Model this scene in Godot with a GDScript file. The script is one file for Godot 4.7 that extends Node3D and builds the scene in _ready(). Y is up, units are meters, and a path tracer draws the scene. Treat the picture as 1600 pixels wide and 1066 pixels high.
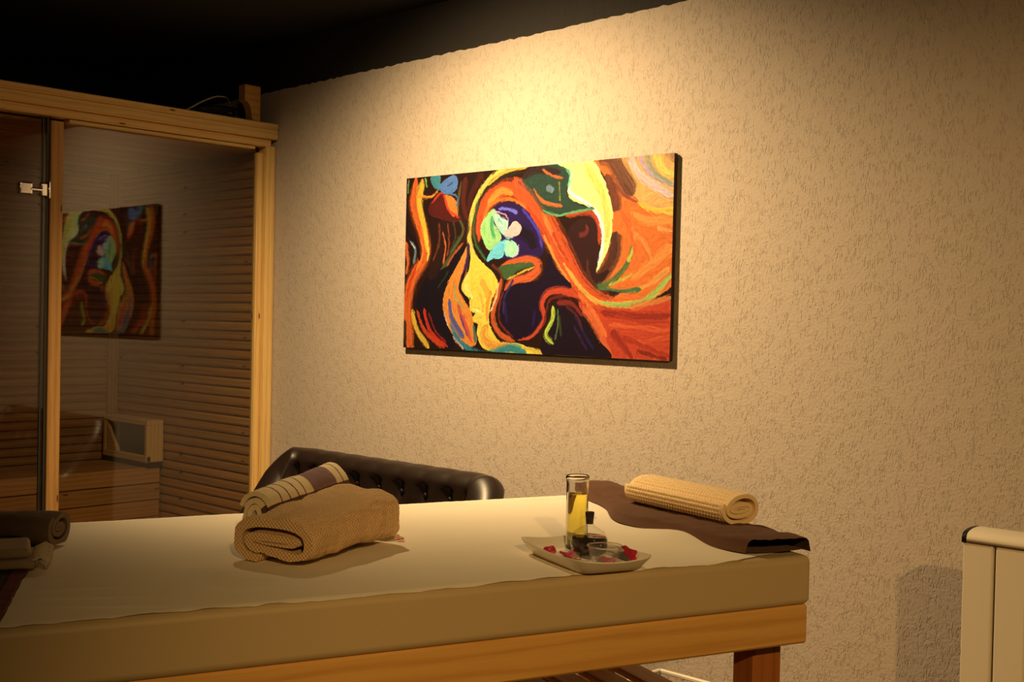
extends Node3D
# A dim massage room: table with towels and oils, sauna cabin, textured wall with a canvas print.

var rng := RandomNumberGenerator.new()
var taken := {}
var M := {}

# ---------------------------------------------------------------- scene graph helpers
func numbered(n: String) -> String:
	var k: int = taken.get(n, 0)
	taken[n] = k + 1
	return n if k == 0 else "%s_%03d" % [n, k]

func thing(called: String, label: String, category: String, at := Vector3.ZERO, turn := 0.0, group := "") -> Node3D:
	var o := Node3D.new()
	o.name = numbered(called)
	add_child(o)
	o.position = at
	o.rotation.y = turn
	tag(o, label, category, group)
	return o

func tag(o: Node, label: String, category: String, group := "") -> void:
	o.set_meta("label", label)
	o.set_meta("category", category)
	if group != "":
		o.set_meta("group", group)

func part(called: String, mesh: Mesh, mat: Material, parent: Node, at := Vector3.ZERO, rot := Vector3.ZERO) -> MeshInstance3D:
	var o := MeshInstance3D.new()
	o.name = numbered(called) if parent == self else called
	o.mesh = mesh
	o.material_override = mat
	parent.add_child(o, true)
	o.position = at
	o.rotation = rot
	return o

func struct(called: String, mesh: Mesh, mat: Material, at := Vector3.ZERO) -> MeshInstance3D:
	var o := part(called, mesh, mat, self, at)
	o.set_meta("kind", "structure")
	return o

# ---------------------------------------------------------------- mesh helpers
func build(v: PackedVector3Array, n: PackedVector3Array, uv: PackedVector2Array, idx: PackedInt32Array) -> ArrayMesh:
	var a := []
	a.resize(Mesh.ARRAY_MAX)
	a[Mesh.ARRAY_VERTEX] = v
	a[Mesh.ARRAY_NORMAL] = n
	a[Mesh.ARRAY_TEX_UV] = uv
	a[Mesh.ARRAY_INDEX] = idx
	var m := ArrayMesh.new()
	m.add_surface_from_arrays(Mesh.PRIMITIVE_TRIANGLES, a)
	return m

# smooth normals over shared vertices; a closed shape is turned outside out
func smooth(v: PackedVector3Array, uv: PackedVector2Array, idx: PackedInt32Array, closed := true) -> ArrayMesh:
	if closed:
		var vol := 0.0
		for i in range(0, idx.size(), 3):
			vol += v[idx[i]].dot(v[idx[i + 1]].cross(v[idx[i + 2]]))
		if vol > 0.0:
			for i in range(0, idx.size(), 3):
				var t := idx[i]
				idx[i] = idx[i + 1]
				idx[i + 1] = t
	var n := PackedVector3Array()
	n.resize(v.size())
	for i in range(0, idx.size(), 3):
		var a := v[idx[i]]
		var f := (v[idx[i + 2]] - a).cross(v[idx[i + 1]] - a)
		n[idx[i]] += f
		n[idx[i + 1]] += f
		n[idx[i + 2]] += f
	for i in n.size():
		n[i] = n[i].normalized() if n[i].length_squared() > 1e-24 else Vector3.UP
	return build(v, n, uv, idx)

# chamfered box, 44 triangles, grain along its longest side (u), random grain offset
func board(size: Vector3, c := 0.003, shift := Vector2.ZERO) -> ArrayMesh:
	var h := size / 2
	c = minf(c, minf(h.x, minf(h.y, h.z)) * 0.8)
	var long := 0
	for a in 3:
		if size[a] > size[long]:
			long = a
	var o1 := (long + 1) % 3
	var o2 := (long + 2) % 3
	var v := PackedVector3Array()
	var nn := PackedVector3Array()
	var uv := PackedVector2Array()
	var idx := PackedInt32Array()
	var quads := []
	var cor := func(s: Vector3, ax: int) -> Vector3:
		var p := Vector3(h.x - c, h.y - c, h.z - c) * s
		p[ax] = h[ax] * s[ax]
		return p
	for ax in 3:
		var b := (ax + 1) % 3
		var d := (ax + 2) % 3
		for s in [-1, 1]:
			var q := []
			for k in [[-1, -1], [1, -1], [1, 1], [-1, 1]]:
				var sg := Vector3()
				sg[ax] = s
				sg[b] = k[0]
				sg[d] = k[1]
				q.append(cor.call(sg, ax))
			quads.append(q)
			for s2 in [-1, 1]:
				var e := []
				for k in [[ax, -1], [ax, 1], [b, 1], [b, -1]]:
					var sg := Vector3()
					sg[ax] = s
					sg[b] = s2
					sg[d] = k[1]
					e.append(cor.call(sg, k[0]))
				quads.append(e)
	for sx in [-1, 1]:
		for sy in [-1, 1]:
			for sz in [-1, 1]:
				var sg := Vector3(sx, sy, sz)
				quads.append([cor.call(sg, 0), cor.call(sg, 1), cor.call(sg, 2)])
	for q in quads:
		var f: Vector3 = (q[1] - q[0]).cross(q[2] - q[0]).normalized()
		var mid: Vector3 = q[0] + q[1] + q[2]
		var out: Vector3 = f if f.dot(mid) > 0 else -f
		var start := v.size()
		for p in q:
			v.append(p)
			nn.append(out)
			var w: float = p[o1] if absf(out[o1]) < absf(out[o2]) else p[o2]
			var along: float = p[long]
			if absf(out[long]) > 0.8:
				along = p[o1] * 0.2
				w = p[o2]
			uv.append(Vector2(along, w) + shift)
		var ccw: bool = f.dot(mid) > 0
		for k in range(1, q.size() - 1):
			if ccw:
				idx.append_array([start, start + k + 1, start + k])
			else:
				idx.append_array([start, start + k, start + k + 1])
	return build(v, nn, uv, idx)

# soft box: rounded edges of radius r
func rbox(size: Vector3, r: float, seg := 3) -> ArrayMesh:
	var inner := size / 2 - Vector3(r, r, r)
	var par := []
	for k in seg + 1:
		par.append([-1.0, tan(-PI / 4 + PI / 4 * k / seg)])
	for k in seg + 1:
		par.append([1.0, tan(PI / 4 * k / seg)])
	var v := PackedVector3Array()
	var n := PackedVector3Array()
	var uv := PackedVector2Array()
	var idx := PackedInt32Array()
	for ax in 3:
		var b := (ax + 1) % 3
		var d := (ax + 2) % 3
		for s in [-1.0, 1.0]:
			var start := v.size()
			for i in par.size():
				for j in par.size():
					var base := Vector3()
					base[ax] = inner[ax] * s
					base[b] = inner[b] * par[i][0]
					base[d] = inner[d] * par[j][0]
					var dir := Vector3()
					dir[ax] = s
					dir[b] = par[i][1]
					dir[d] = par[j][1]
					dir = dir.normalized()
					var p := base + dir * r
					v.append(p)
					n.append(dir)
					uv.append(Vector2(p[b] + p[ax] * 0.5, p[d]))
			var w := par.size()
			for i in w - 1:
				for j in w - 1:
					var a := start + i * w + j
					if s > 0:
						idx.append_array([a, a + 1, a + w + 1, a, a + w + 1, a + w])
					else:
						idx.append_array([a, a + w + 1, a + 1, a, a + w, a + w + 1])
	return build(v, n, uv, idx)

# rings of points joined into a skin; wrap closes each ring, caps close the ends
func loft(rings: Array, wrap := true, caps := true, uscale := 1.0, vscale := 1.0) -> ArrayMesh:
	var v := PackedVector3Array()
	var uv := PackedVector2Array()
	var idx := PackedInt32Array()
	var n: int = rings[0].size()
	var w := n + 1 if wrap else n
	var run := 0.0
	for i in rings.size():
		var r: PackedVector3Array = rings[i]
		if i > 0:
			run += (r[0] - rings[i - 1][0]).length()
		var around := 0.0
		for j in w:
			if j > 0:
				around += (r[j % n] - r[(j - 1) % n]).length()
			v.append(r[j % n])
			uv.append(Vector2(run * uscale, around * vscale))
	for i in rings.size() - 1:
		for j in w - 1:
			var a := i * w + j
			idx.append_array([a, a + 1, a + w + 1, a, a + w + 1, a + w])
	if caps:
		for e in [0, rings.size() - 1]:
			var r: PackedVector3Array = rings[e]
			var mid := Vector3.ZERO
			for p in r:
				mid += p / n
			var start := v.size()
			v.append(mid)
			uv.append(Vector2.ZERO)
			for p in r:
				v.append(p)
				uv.append(Vector2((p - mid).x, (p - mid).z) * uscale)
			for j in n:
				if e == 0:
					idx.append_array([start, start + 1 + (j + 1) % n, start + 1 + j])
				else:
					idx.append_array([start, start + 1 + j, start + 1 + (j + 1) % n])
	var m := smooth(v, uv, idx, caps)
	if wrap:
		m = weld_seam(m, rings.size(), w)
	return m

func weld_seam(m: ArrayMesh, rows: int, w: int) -> ArrayMesh:
	var a := m.surface_get_arrays(0)
	var n: PackedVector3Array = a[Mesh.ARRAY_NORMAL]
	for i in rows:
		var s := (n[i * w] + n[i * w + w - 1]).normalized()
		n[i * w] = s
		n[i * w + w - 1] = s
	return build(a[Mesh.ARRAY_VERTEX], n, a[Mesh.ARRAY_TEX_UV], a[Mesh.ARRAY_INDEX])

# profile of (radius, height) points turned about y
func lathe(profile: Array, seg := 32, caps := true, sx := 1.0, sz := 1.0) -> ArrayMesh:
	var rings := []
	for p in profile:
		var r := PackedVector3Array()
		for k in seg:
			var a := TAU * k / seg
			r.append(Vector3(cos(a) * p[0] * sx, p[1], sin(a) * p[0] * sz))
		rings.append(r)
	return loft(rings, true, caps)

func curve(pts: Array, each := 8, closed := false) -> PackedVector3Array:
	var out := PackedVector3Array()
	var n := pts.size()
	var last := n if closed else n - 1
	for i in last:
		var p0: Vector3 = pts[(i - 1 + n) % n] if closed else pts[maxi(i - 1, 0)]
		var p1: Vector3 = pts[i]
		var p2: Vector3 = pts[(i + 1) % n]
		var p3: Vector3 = pts[(i + 2) % n] if closed else pts[mini(i + 2, n - 1)]
		for k in each:
			out.append(p1.cubic_interpolate(p2, p0, p3, float(k) / each))
	if not closed:
		out.append(pts[n - 1])
	return out

func tube(path: PackedVector3Array, r: float, seg := 8) -> ArrayMesh:
	var rings := []
	for i in path.size():
		var t := (path[mini(i + 1, path.size() - 1)] - path[maxi(i - 1, 0)]).normalized()
		var side := t.cross(Vector3.UP if absf(t.y) < 0.95 else Vector3.RIGHT).normalized()
		var up := side.cross(t)
		var ring := PackedVector3Array()
		for k in seg:
			var a := TAU * k / seg
			ring.append(path[i] + (side * cos(a) + up * sin(a)) * r)
		rings.append(ring)
	return loft(rings)

# a flat outline in x-y pulled along z
func prism(outline: Array, depth: float) -> ArrayMesh:
	var poly := PackedVector2Array(outline)
	if Geometry2D.is_polygon_clockwise(poly):
		poly.reverse()
	var tri := Geometry2D.triangulate_polygon(poly)
	var st := SurfaceTool.new()
	st.begin(Mesh.PRIMITIVE_TRIANGLES)
	st.set_smooth_group(-1)
	for z in [-depth / 2, depth / 2]:
		for i in range(0, tri.size(), 3):
			var ids := [tri[i], tri[i + 1], tri[i + 2]]
			var a: Vector2 = poly[ids[0]]
			var ccw: bool = (poly[ids[1]] - a).cross(poly[ids[2]] - a) > 0
			if ccw == (z > 0):
				ids.reverse()
			for k in ids:
				st.set_uv(poly[k])
				st.add_vertex(Vector3(poly[k].x, poly[k].y, z))
	for i in poly.size():
		var a := poly[i]
		var b := poly[(i + 1) % poly.size()]
		var q := [Vector3(a.x, a.y, depth / 2), Vector3(a.x, a.y, -depth / 2), Vector3(b.x, b.y, -depth / 2), Vector3(b.x, b.y, depth / 2)]
		for k in [0, 1, 2, 0, 2, 3]:
			st.set_uv(Vector2(q[k].y, q[k].z))
			st.add_vertex(q[k])
	st.generate_normals()
	return st.commit()

# a rolled towel: a spiral of cloth, axis along x, lying on y = 0; size at both ends
func towel_roll(length: float, r0: Vector2, r1: Vector2, thick: float, turns: float, rows: int, per_turn: int, amp: float, pitch: float, start := 0.0, dent := 0.0, sq := 1.0) -> ArrayMesh:
	var steps := int(turns * per_turn)
	var v := PackedVector3Array()
	var uv := PackedVector2Array()
	var idx := PackedInt32Array()
	var nz := FastNoiseLite.new()
	nz.seed = 11
	nz.frequency = 9.0
	var w := 2 * (steps + 1)
	var arc := PackedFloat32Array()
	for i in rows + 1:
		var t := float(i) / rows
		var rr := r0.lerp(r1, t)
		var ring := PackedVector3Array()
		var outer := []
		var inner := []
		var s := 0.0
		var prev := Vector2.ZERO
		for k in steps + 1:
			var a := TAU * k / per_turn
			var laps := float(k) / per_turn
			var wound := laps if laps > 1.0 else smoothstep(0.72, 1.0, laps)
			var dir := Vector2(cos(start - a), sin(start - a))
			var wide := maxf(rr.x - wound * thick * 1.12, 0.004)
			var tall := maxf(rr.y - wound * thick * 1.12, 0.0022)
			var po := Vector2(signf(dir.x) * pow(absf(dir.x), sq) * wide, signf(dir.y) * pow(absf(dir.y), sq) * tall)
			var pin := Vector2(signf(dir.x) * pow(absf(dir.x), sq) * maxf(wide - thick, 0.001), signf(dir.y) * pow(absf(dir.y), sq) * maxf(tall - thick, 0.0006))
			s += (po - prev).length() if k > 0 else 0.0
			prev = po
			var bump := 0.0
			if k <= per_turn and amp > 0.0:
				var x := t * length
				bump = amp * (sqrt(absf(sin(PI * s / pitch))) * sqrt(absf(sin(PI * (x + (0.5 * pitch if int(s / pitch) % 2 else 0.0)) / pitch))) - 0.5)
			bump *= clampf((minf(t, 1.0 - t) * length - 0.004) / 0.012, 0.0, 1.0)
			if k <= per_turn and dent > 0.0:
				bump += dent * nz.get_noise_3d(t * length, po.x, po.y)
			po += po.normalized() * bump
			outer.append(po)
			inner.append(pin)
			if i == 0:
				arc.append(s)
		var edge := 1.0
		var tt := minf(t, 1.0 - t) * length
		if tt < 0.006:
			edge = 0.985
		for k in steps + 1:
			ring.append(Vector3(t * length - length / 2, maxf(rr.y * 0.92 + outer[k].y * edge, 0.0), outer[k].x * edge))
		for k in steps + 1:
			var p: Vector2 = inner[steps - k]
			ring.append(Vector3(t * length - length / 2, maxf(rr.y * 0.92 + p.y, thick * 0.6), p.x))
		v.append_array(ring)
		for k in w:
			var kk := k if k <= steps else 2 * steps + 1 - k
			uv.append(Vector2(t * length, arc[kk]))
	for i in rows:
		for j in w:
			var a := i * w + j
			var b := i * w + (j + 1) % w
			idx.append_array([a, b, b + w, a, b + w, a + w])
	for e in [0, rows]:
		var st := v.size()
		for j in w:
			v.append(v[e * w + j])
			uv.append(Vector2(v[e * w + j].z, v[e * w + j].y) if amp > 0.0 else uv[e * w + j])
		for k in steps:
			var a := st + k
			var b := st + w - 1 - k
			if e == 0:
				idx.append_array([a, b, b - 1, a, b - 1, a + 1])
			else:
				idx.append_array([a, b - 1, b, a, a + 1, b - 1])
	return smooth(v, uv, idx, true)

# ---------------------------------------------------------------- textures
func tex(im: Image) -> ImageTexture:
	return ImageTexture.create_from_image(im)

func noise_bytes(size: Vector2i, freq: float, s: int, oct := 4) -> PackedByteArray:
	var n := FastNoiseLite.new()
	n.seed = s
	n.noise_type = FastNoiseLite.TYPE_SIMPLEX_SMOOTH
	n.frequency = freq
	n.fractal_octaves = oct
	return n.get_seamless_image(size.x, size.y).get_data()

# trowelled plaster: fine grain with upright scratches and pits
func plaster_height() -> ImageTexture:
	var W := 2048
	var grain := noise_bytes(Vector2i(W, W), 0.045, 3, 3)
	var wide := noise_bytes(Vector2i(W, W), 0.012, 5, 3)
	var d := PackedByteArray()
	d.resize(W * W)
	for i in W * W:
		d[i] = clampi(118 + (grain[i] - 128) / 4 + (wide[i] - 128) / 7, 0, 255)
	rng.seed = 77
	for k in 30000:
		var x := rng.randf() * W
		var y := rng.randf() * W
		if wide[int(y) * W + int(x)] < 90 + rng.randi() % 70:
			continue
		var long := 4.0 + pow(rng.randf(), 3.0) * 50.0
		var deep := 60.0 + rng.randf() * 110.0
		var wid := 1.0 + rng.randf() * 1.6
		var lean := rng.randf_range(-0.25, 0.25)
		for s in int(long):
			x += lean + rng.randf_range(-0.35, 0.35)
			y += 1.0
			var fade := sin(PI * (s + 0.5) / long)
			for o in range(-3, 4):
				var f := maxf(0.0, 1.0 - absf(o) / (wid + 0.6)) * fade
				if f <= 0.0:
					continue
				var at := posmod(int(y), W) * W + posmod(int(x) + o, W)
				d[at] = maxi(0, d[at] - int(f * deep * 0.75))
			var rim := posmod(int(y), W) * W + posmod(int(x) + int(wid) + 2, W)
			d[rim] = mini(255, d[rim] + int(fade * 16))
	return tex(Image.create_from_data(W, W, false, Image.FORMAT_L8, d))

# pine: grain along u
func pine_texture(dark: Color, pale: Color, s: int) -> ImageTexture:
	var W := 512
	var H := 512
	var fine := FastNoiseLite.new()
	fine.seed = s
	fine.frequency = 0.02
	var im := Image.create(W, H, false, Image.FORMAT_RGB8)
	rng.seed = s
	var knots := []
	for k in 5:
		knots.append(Vector2(rng.randf() * W, rng.randf() * H))
	for y in H:
		for x in W:
			var p := Vector2(x, y)
			var bend := 0.0
			var knot := 0.0
			for k in knots:
				var q: Vector2 = p - k
				q.x = fposmod(q.x + W / 2.0, W) - W / 2.0
				q.y = fposmod(q.y + H / 2.0, H) - H / 2.0
				var e := exp(-(q.x * q.x / 900.0 + q.y * q.y / 380.0))
				bend += e * signf(q.y) * 13.0
				knot = maxf(knot, 1.0 - (q.x * q.x / 60.0 + q.y * q.y / 32.0))
			var a := TAU * x / W
			var n := fine.get_noise_3d(cos(a) * 26.0, sin(a) * 26.0, y * 1.4) * 14.0
			var ring := 0.5 + 0.5 * sin((y + bend + n) * TAU / 32.0)
			ring = pow(ring, 2.0) * 0.5
			var fibre := fine.get_noise_3d(cos(a) * 60.0, sin(a) * 60.0, y * 22.0) * 0.22
			var c := pale.lerp(dark, clampf(ring + fibre + 0.12, 0.0, 1.0))
			if knot > 0.0:
				c = c.lerp(Color(0.30, 0.17, 0.08), minf(knot * 1.4, 0.85))
			im.set_pixel(x, y, c)
	return tex(im)

func cloth_height(size: int, kind: int) -> ImageTexture:
	var n := noise_bytes(Vector2i(size, size), 0.15, 21 + kind, 2)
	var d := PackedByteArray()
	d.resize(size * size)
	for y in size:
		for x in size:
			var h := 0.0
			if kind == 0: # terry loops
				h = 0.35 + 0.65 * n[y * size + x] / 255.0
			elif kind == 1: # slanted knit
				var u := float(x + y) / size * 16.0
				var w := float(x - y) / size * 16.0
				h = absf(sin(PI * u)) * absf(sin(PI * w)) * 0.8 + 0.2 * n[y * size + x] / 255.0
			else: # plain weave
				h = 0.25 * sin(TAU * x / size * 64.0) * sin(TAU * y / size * 64.0) + 0.5 + 0.25 * (n[y * size + x] / 255.0 - 0.5)
			d[y * size + x] = clampi(int(h * 255), 0, 255)
	return tex(Image.create_from_data(size, size, false, Image.FORMAT_L8, d))

# woven check: stripes along u, one brown line along v
func plaid_texture() -> ImageTexture:
	var W := 512
	var H := 256
	var im := Image.create(W, H, false, Image.FORMAT_RGB8)
	var cream := Color8(226, 208, 172)
	var violet := Color8(126, 98, 104)
	var brown := Color8(62, 34, 30)
	var rust := Color8(164, 92, 52)
	rng.seed = 5
	for y in H:
		for x in W:
			var u := float(x) / W
			var c := cream
			if u > 0.46 and u < 0.72:
				c = violet
			for line in [0.10, 0.19, 0.28, 0.37, 0.80, 0.89, 0.97]:
				if absf(u - line) < 0.006:
					c = c.lerp(brown, 0.8)
			var v := float(y) / H
			if v > 0.40 and v < 0.50:
				c = c.lerp(brown, 0.85)
			elif v >= 0.50 and v < 0.72:
				c = c.lerp(rust, 0.75)
			elif v > 0.72 and v < 0.76:
				c = c.lerp(brown, 0.8)
			c = c * (0.94 + 0.1 * rng.randf())
			im.set_pixel(x, y, c)
	return tex(im)

const PRINT := [
	[0, [182, 99, 50], 0, 0, [741,-7,807,-3,867,185,1011,253,1009,611,909,707,803,724,721,696,712,606,749,562,799,431,807,266,787,110]],
	[1, [187, 130, 73], 41, 16, [1006,316,924,320,868,272]],
	[1, [187, 126, 71], 49, 16, [1001,442,941,525,873,609]],
	[1, [186, 137, 82], 20, 8, [995,548,929,631,859,663]],
	[0, [184, 149, 98], 0, 0, [803,-21,1008,-22,1012,276,951,271,888,211,837,105]],
	[1, [177, 167, 185], 28, 33, [857,-13,901,102,1004,215]],
	[1, [154, 139, 174], 21, 15, [885,-19,925,83,1003,162]],
	[1, [127, 139, 128], 18, 13, [909,-16,945,97,1003,152]],
	[1, [180, 187, 105], 28, 18, [937,-12,969,78,999,104]],
	[1, [142, 112, 94], 28, 16, [981,-16,1009,52]],
	[1, [187, 165, 71], 13, 18, [888,225,944,273,1008,271]],
	[1, [87, 56, 48], 57, 65, [752,-23,800,1,837,94,874,191]],
	[1, [112, 64, 54], 16, 7, [809,123,853,194,888,225]],
	[1, [89, 51, 43], 41, 49, [783,76,813,190,818,267]],
	[1, [54, 32, 32], 57, 49, [819,366,810,498,764,607]],
	[0, [41, 19, 25], 0, 0, [663,333,715,287,761,329,774,474,760,574,808,553,772,652,845,663,773,713,729,691,690,606,661,447]],
	[1, [89, 38, 36], 21, 8, [694,381,724,360,716,315]],
	[1, [157, 60, 42], 24, 15, [646,275,722,259,760,318,766,430]],
	[1, [177, 76, 43], 106, 73, [450,58,527,195,585,328,642,480,698,629,773,724,846,740]],
	[1, [184, 108, 59], 21, 11, [559,245,617,410,650,492]],
	[1, [142, 51, 36], 15, 7, [601,352,633,445,665,515]],
	[0, [162, 61, 43], 0, 0, [699,719,803,757,1004,712,1008,1007,810,1015,768,874]],
	[1, [123, 38, 34], 28, 21, [774,768,875,788,1005,780]],
	[1, [180, 90, 59], 33, 24, [714,741,768,863,814,1004]],
	[1, [179, 82, 54], 16, 11, [804,834,1006,854]],
	[1, [127, 42, 36], 41, 11, [812,861,849,925,885,1005]],
	[1, [169, 73, 50], 15, 10, [877,918,1006,886]],
	[1, [142, 47, 36], 18, 11, [848,892,1001,981]],
	[1, [179, 152, 78], 16, 21, [642,514,690,617,751,707,839,731,930,701,1006,580]],
	[1, [131, 165, 94], 11, 20, [773,716,839,734,923,704,1006,569]],
	[1, [177, 112, 65], 21, 18, [874,745,1007,690]],
	[1, [64, 95, 59], 13, 28, [876,425,861,522,808,619,750,646]],
	[1, [50, 95, 71], 8, 18, [772,652,845,663,908,653]],
	[1, [165, 169, 82], 5, 16, [883,371,876,457,861,522]],
	[1, [150, 156, 71], 7, 11, [879,577,837,608,801,635]],
	[0, [190, 207, 139], 0, 0, [564,-4,658,-2,733,-8,776,97,805,233,807,377,788,486,758,566,770,452,772,341,756,273,722,228,668,192,651,139,660,61,643,22]],
	[1, [183, 181, 96], 33, 21, [711,16,765,152,793,298,787,420]],
	[1, [192, 218, 237], 11, 16, [665,50,660,146,722,216,766,296,778,430,759,554]],
	[0, [35, 58, 54], 0, 0, [483,50,548,-2,596,-5,643,24,657,72,649,150,684,210,748,245,685,256,599,266,551,232,518,159]],
	[1, [39, 25, 31], 33, 24, [484,56,532,21,628,45]],
	[1, [169, 86, 48], 7, 11, [556,18,596,58,636,75]],
	[1, [89, 112, 139], 24, 21, [577,114,602,139]],
	[1, [173, 90, 48], 8, 18, [529,120,567,193,638,223]],
	[1, [89, 147, 105], 7, 10, [559,235,615,267,677,255,745,245]],
	[1, [81, 165, 128], 8, 8, [643,22,659,66,651,139]],
	[1, [43, 42, 94], 18, 13, [467,71,518,171,551,238]],
	[1, [112, 121, 59], 7, 7, [620,90,626,193]],
	[1, [177, 72, 39], 81, 65, [314,393,316,248,375,133,451,111,519,206,569,327]],
	[1, [187, 121, 54], 33, 20, [350,190,401,117,452,141]],
	[1, [188, 104, 48], 21, 10, [334,286,359,191,435,163,502,216]],
	[1, [31, 29, 25], 21, 16, [483,26,400,39,332,116,303,234,300,344,337,479]],
	[1, [44, 86, 55], 8, 13, [315,163,297,283,305,393,355,504]],
	[1, [185, 178, 89], 16, 29, [531,-20,433,-10,357,46,306,150,283,257,278,367,298,466,338,540]],
	[1, [188, 152, 65], 15, 8, [515,-5,416,18,349,81]],
	[0, [32, 18, 73], 0, 0, [376,199,436,180,503,228,553,349,571,465,507,492,423,489,371,433,360,288]],
	[1, [93, 100, 220], 10, 15, [394,216,436,220,470,246]],
	[1, [58, 53, 168], 10, 13, [486,221,545,336,566,442]],
	[1, [20, 11, 30], 49, 41, [454,318,521,382,530,440]],
	[0, [128, 183, 128], 0, 0, [355,233,381,215,378,289,409,375,363,438,331,370,328,297]],
	[1, [59, 139, 107], 21, 16, [370,252,371,324,383,373]],
	[0, [142, 183, 191], 0, 0, [379,222,377,267,397,324,423,354,436,296,429,274,405,255]],
	[0, [188, 163, 176], 0, 0, [421,349,438,317,454,286,472,293,485,321,477,356,452,371,430,367]],
	[0, [89, 176, 217], 0, 0, [429,383,392,404,362,456,353,502,382,485,412,480,423,443]],
	[0, [128, 195, 185], 0, 0, [430,386,460,398,475,429,472,461,449,483,426,464,423,435]],
	[1, [169, 205, 139], 13, 11, [444,430,456,449]],
	[1, [188, 178, 220], 7, 5, [475,414,473,461,453,479]],
	[1, [89, 165, 162], 8, 5, [394,266,416,304]],
	[1, [180, 139, 174], 5, 5, [377,223,420,250,437,284]],
	[1, [112, 191, 208], 5, 4, [404,329,430,376,455,372]],
	[1, [177, 84, 50], 24, 46, [399,541,457,508,523,498,556,534,524,586,459,620,426,661]],
	[0, [52, 79, 50], 0, 0, [399,536,466,514,523,510,532,528,475,555,434,602]],
	[1, [177, 156, 71], 8, 8, [434,602,491,562,540,534]],
	[1, [81, 42, 31], 15, 8, [373,517,408,566,417,649]],
	[0, [20, 9, 34], 0, 0, [408,697,459,632,565,592,587,466,619,548,675,640,590,662,559,743,576,812,529,906,480,923,429,875,407,792]],
	[1, [29, 18, 71], 20, 15, [427,721,437,839]],
	[1, [30, 19, 73], 15, 11, [543,766,536,859]],
	[1, [169, 82, 48], 29, 20, [412,601,393,709,382,817,413,899,472,938]],
	[1, [89, 33, 31], 10, 8, [422,661,406,745,412,840,463,915]],
	[0, [188, 177, 75], 0, 0, [294,429,312,470,344,515,375,553,397,606,396,649,377,713,367,782,373,857,404,930,430,944,497,949,599,1007,498,1019,386,996,351,984,332,955,319,902,321,850,304,838,299,810,310,789,291,773,285,740,286,700,260,680,250,653,255,615,278,550,286,477]],
	[1, [185, 130, 62], 24, 41, [361,853,344,914,388,966,464,968]],
	[1, [185, 147, 65], 29, 24, [331,600,349,649,358,697]],
	[1, [192, 196, 105], 20, 13, [277,575,265,648,297,709]],
	[1, [192, 202, 139], 10, 8, [298,764,325,776,342,794]],
	[1, [188, 191, 151], 7, 7, [402,613,391,709,368,781]],
	[0, [180, 118, 57], 0, 0, [276,403,272,550,249,648,270,722,294,782,306,855,318,952,266,985,210,895,175,772,178,647,218,536]],
	[1, [35, 20, 71], 15, 18, [276,391,271,501,249,611]],
	[1, [20, 11, 31], 16, 13, [263,550,244,648,266,703,287,746]],
	[1, [61, 72, 151], 16, 28, [199,710,213,821,265,930]],
	[1, [150, 68, 71], 16, 18, [235,734,263,844,292,929]],
	[1, [81, 51, 128], 7, 11, [245,796,282,917]],
	[1, [112, 147, 94], 8, 7, [223,611,225,697,262,758]],
	[1, [37, 114, 142], 15, 36, [214,895,265,973,354,1016,448,975,514,995]],
	[1, [50, 95, 105], 15, 11, [304,855,314,952]],
	[1, [180, 165, 71], 11, 24, [497,966,546,981,595,1007]],
	[1, [188, 165, 174], 7, 7, [178,784,210,908,266,991]],
	[0, [16, 11, 23], 0, 0, [266,415,183,648,179,797,229,969,165,997,98,912,55,761,93,596,185,498]],
	[1, [33, 18, 20], 73, 57, [162,210,182,324,147,472,112,597]],
	[1, [37, 21, 20], 49, 33, [251,33,244,180,264,305,230,426]],
	[1, [67, 70, 43], 15, 11, [240,44,226,216,251,328,194,474,158,547]],
	[1, [58, 23, 23], 36, 20, [330,7,288,111,271,220]],
	[1, [167, 90, 50], 7, 11, [165,323,179,411,171,510]],
	[1, [150, 77, 48], 8, 10, [256,390,212,462,185,523]],
	[1, [50, 77, 54], 8, 7, [238,352,203,449,176,535]],
	[1, [27, 47, 36], 8, 8, [195,548,150,647]],
	[1, [182, 90, 43], 65, 57, [44,-5,37,161,79,330,90,457,35,595,13,749,25,928,22,1005]],
	[1, [188, 165, 62], 41, 20, [73,12,61,150,88,317,100,445]],
	[1, [188, 130, 54], 16, 8, [46,110,113,117,141,83]],
	[1, [187, 162, 64], 20, 28, [36,774,59,889,118,1000]],
	[1, [169, 60, 34], 11, 24, [57,774,98,900,184,990]],
	[1, [161, 44, 32], 16, 20, [90,761,121,899,197,983]],
	[1, [112, 29, 27], 10, 8, [110,786,145,898,192,958]],
	[1, [43, 33, 25], 16, 11, [4,839,11,967]],
	[1, [171, 86, 48], 15, 21, [30,902,41,1004]],
	[1, [81, 130, 71], 10, 7, [10,4,6,93]],
	[1, [96, 165, 94], 10, 7, [83,6,93,65]],
	[0, [50, 114, 139], 0, 0, [109,6,147,3,148,81,124,62]],
	[0, [67, 104, 176], 0, 0, [143,70,168,29,209,3,228,43,217,93,179,112]],
	[1, [43, 68, 128], 7, 7, [178,68,205,46]],
	[0, [67, 21, 23], 0, 0, [106,167,160,95,184,175,243,242,218,274,153,247,111,224]],
	[0, [179, 107, 50], 0, 0, [169,113,216,143,229,234,204,232,180,174]],
	[1, [161, 51, 34], 10, 8, [114,155,160,103,189,200,236,251]],
	[1, [62, 99, 162], 8, 7, [183,106,223,129,221,190]],
	[1, [20, 11, 18], 24, 16, [-2,196,10,312,51,391,67,494]],
	[1, [179, 95, 50], 20, 16, [1,376,13,492,5,569]],
	[1, [87, 119, 146], 11, 15, [26,377,46,430,38,506]],
	[1, [177, 196, 220], 3, 3, [19,367,45,417]],
	[0, [20, 10, 27], 0, 0, [618,742,692,758,754,885,810,1004,595,1007,570,939,604,846]],
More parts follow.
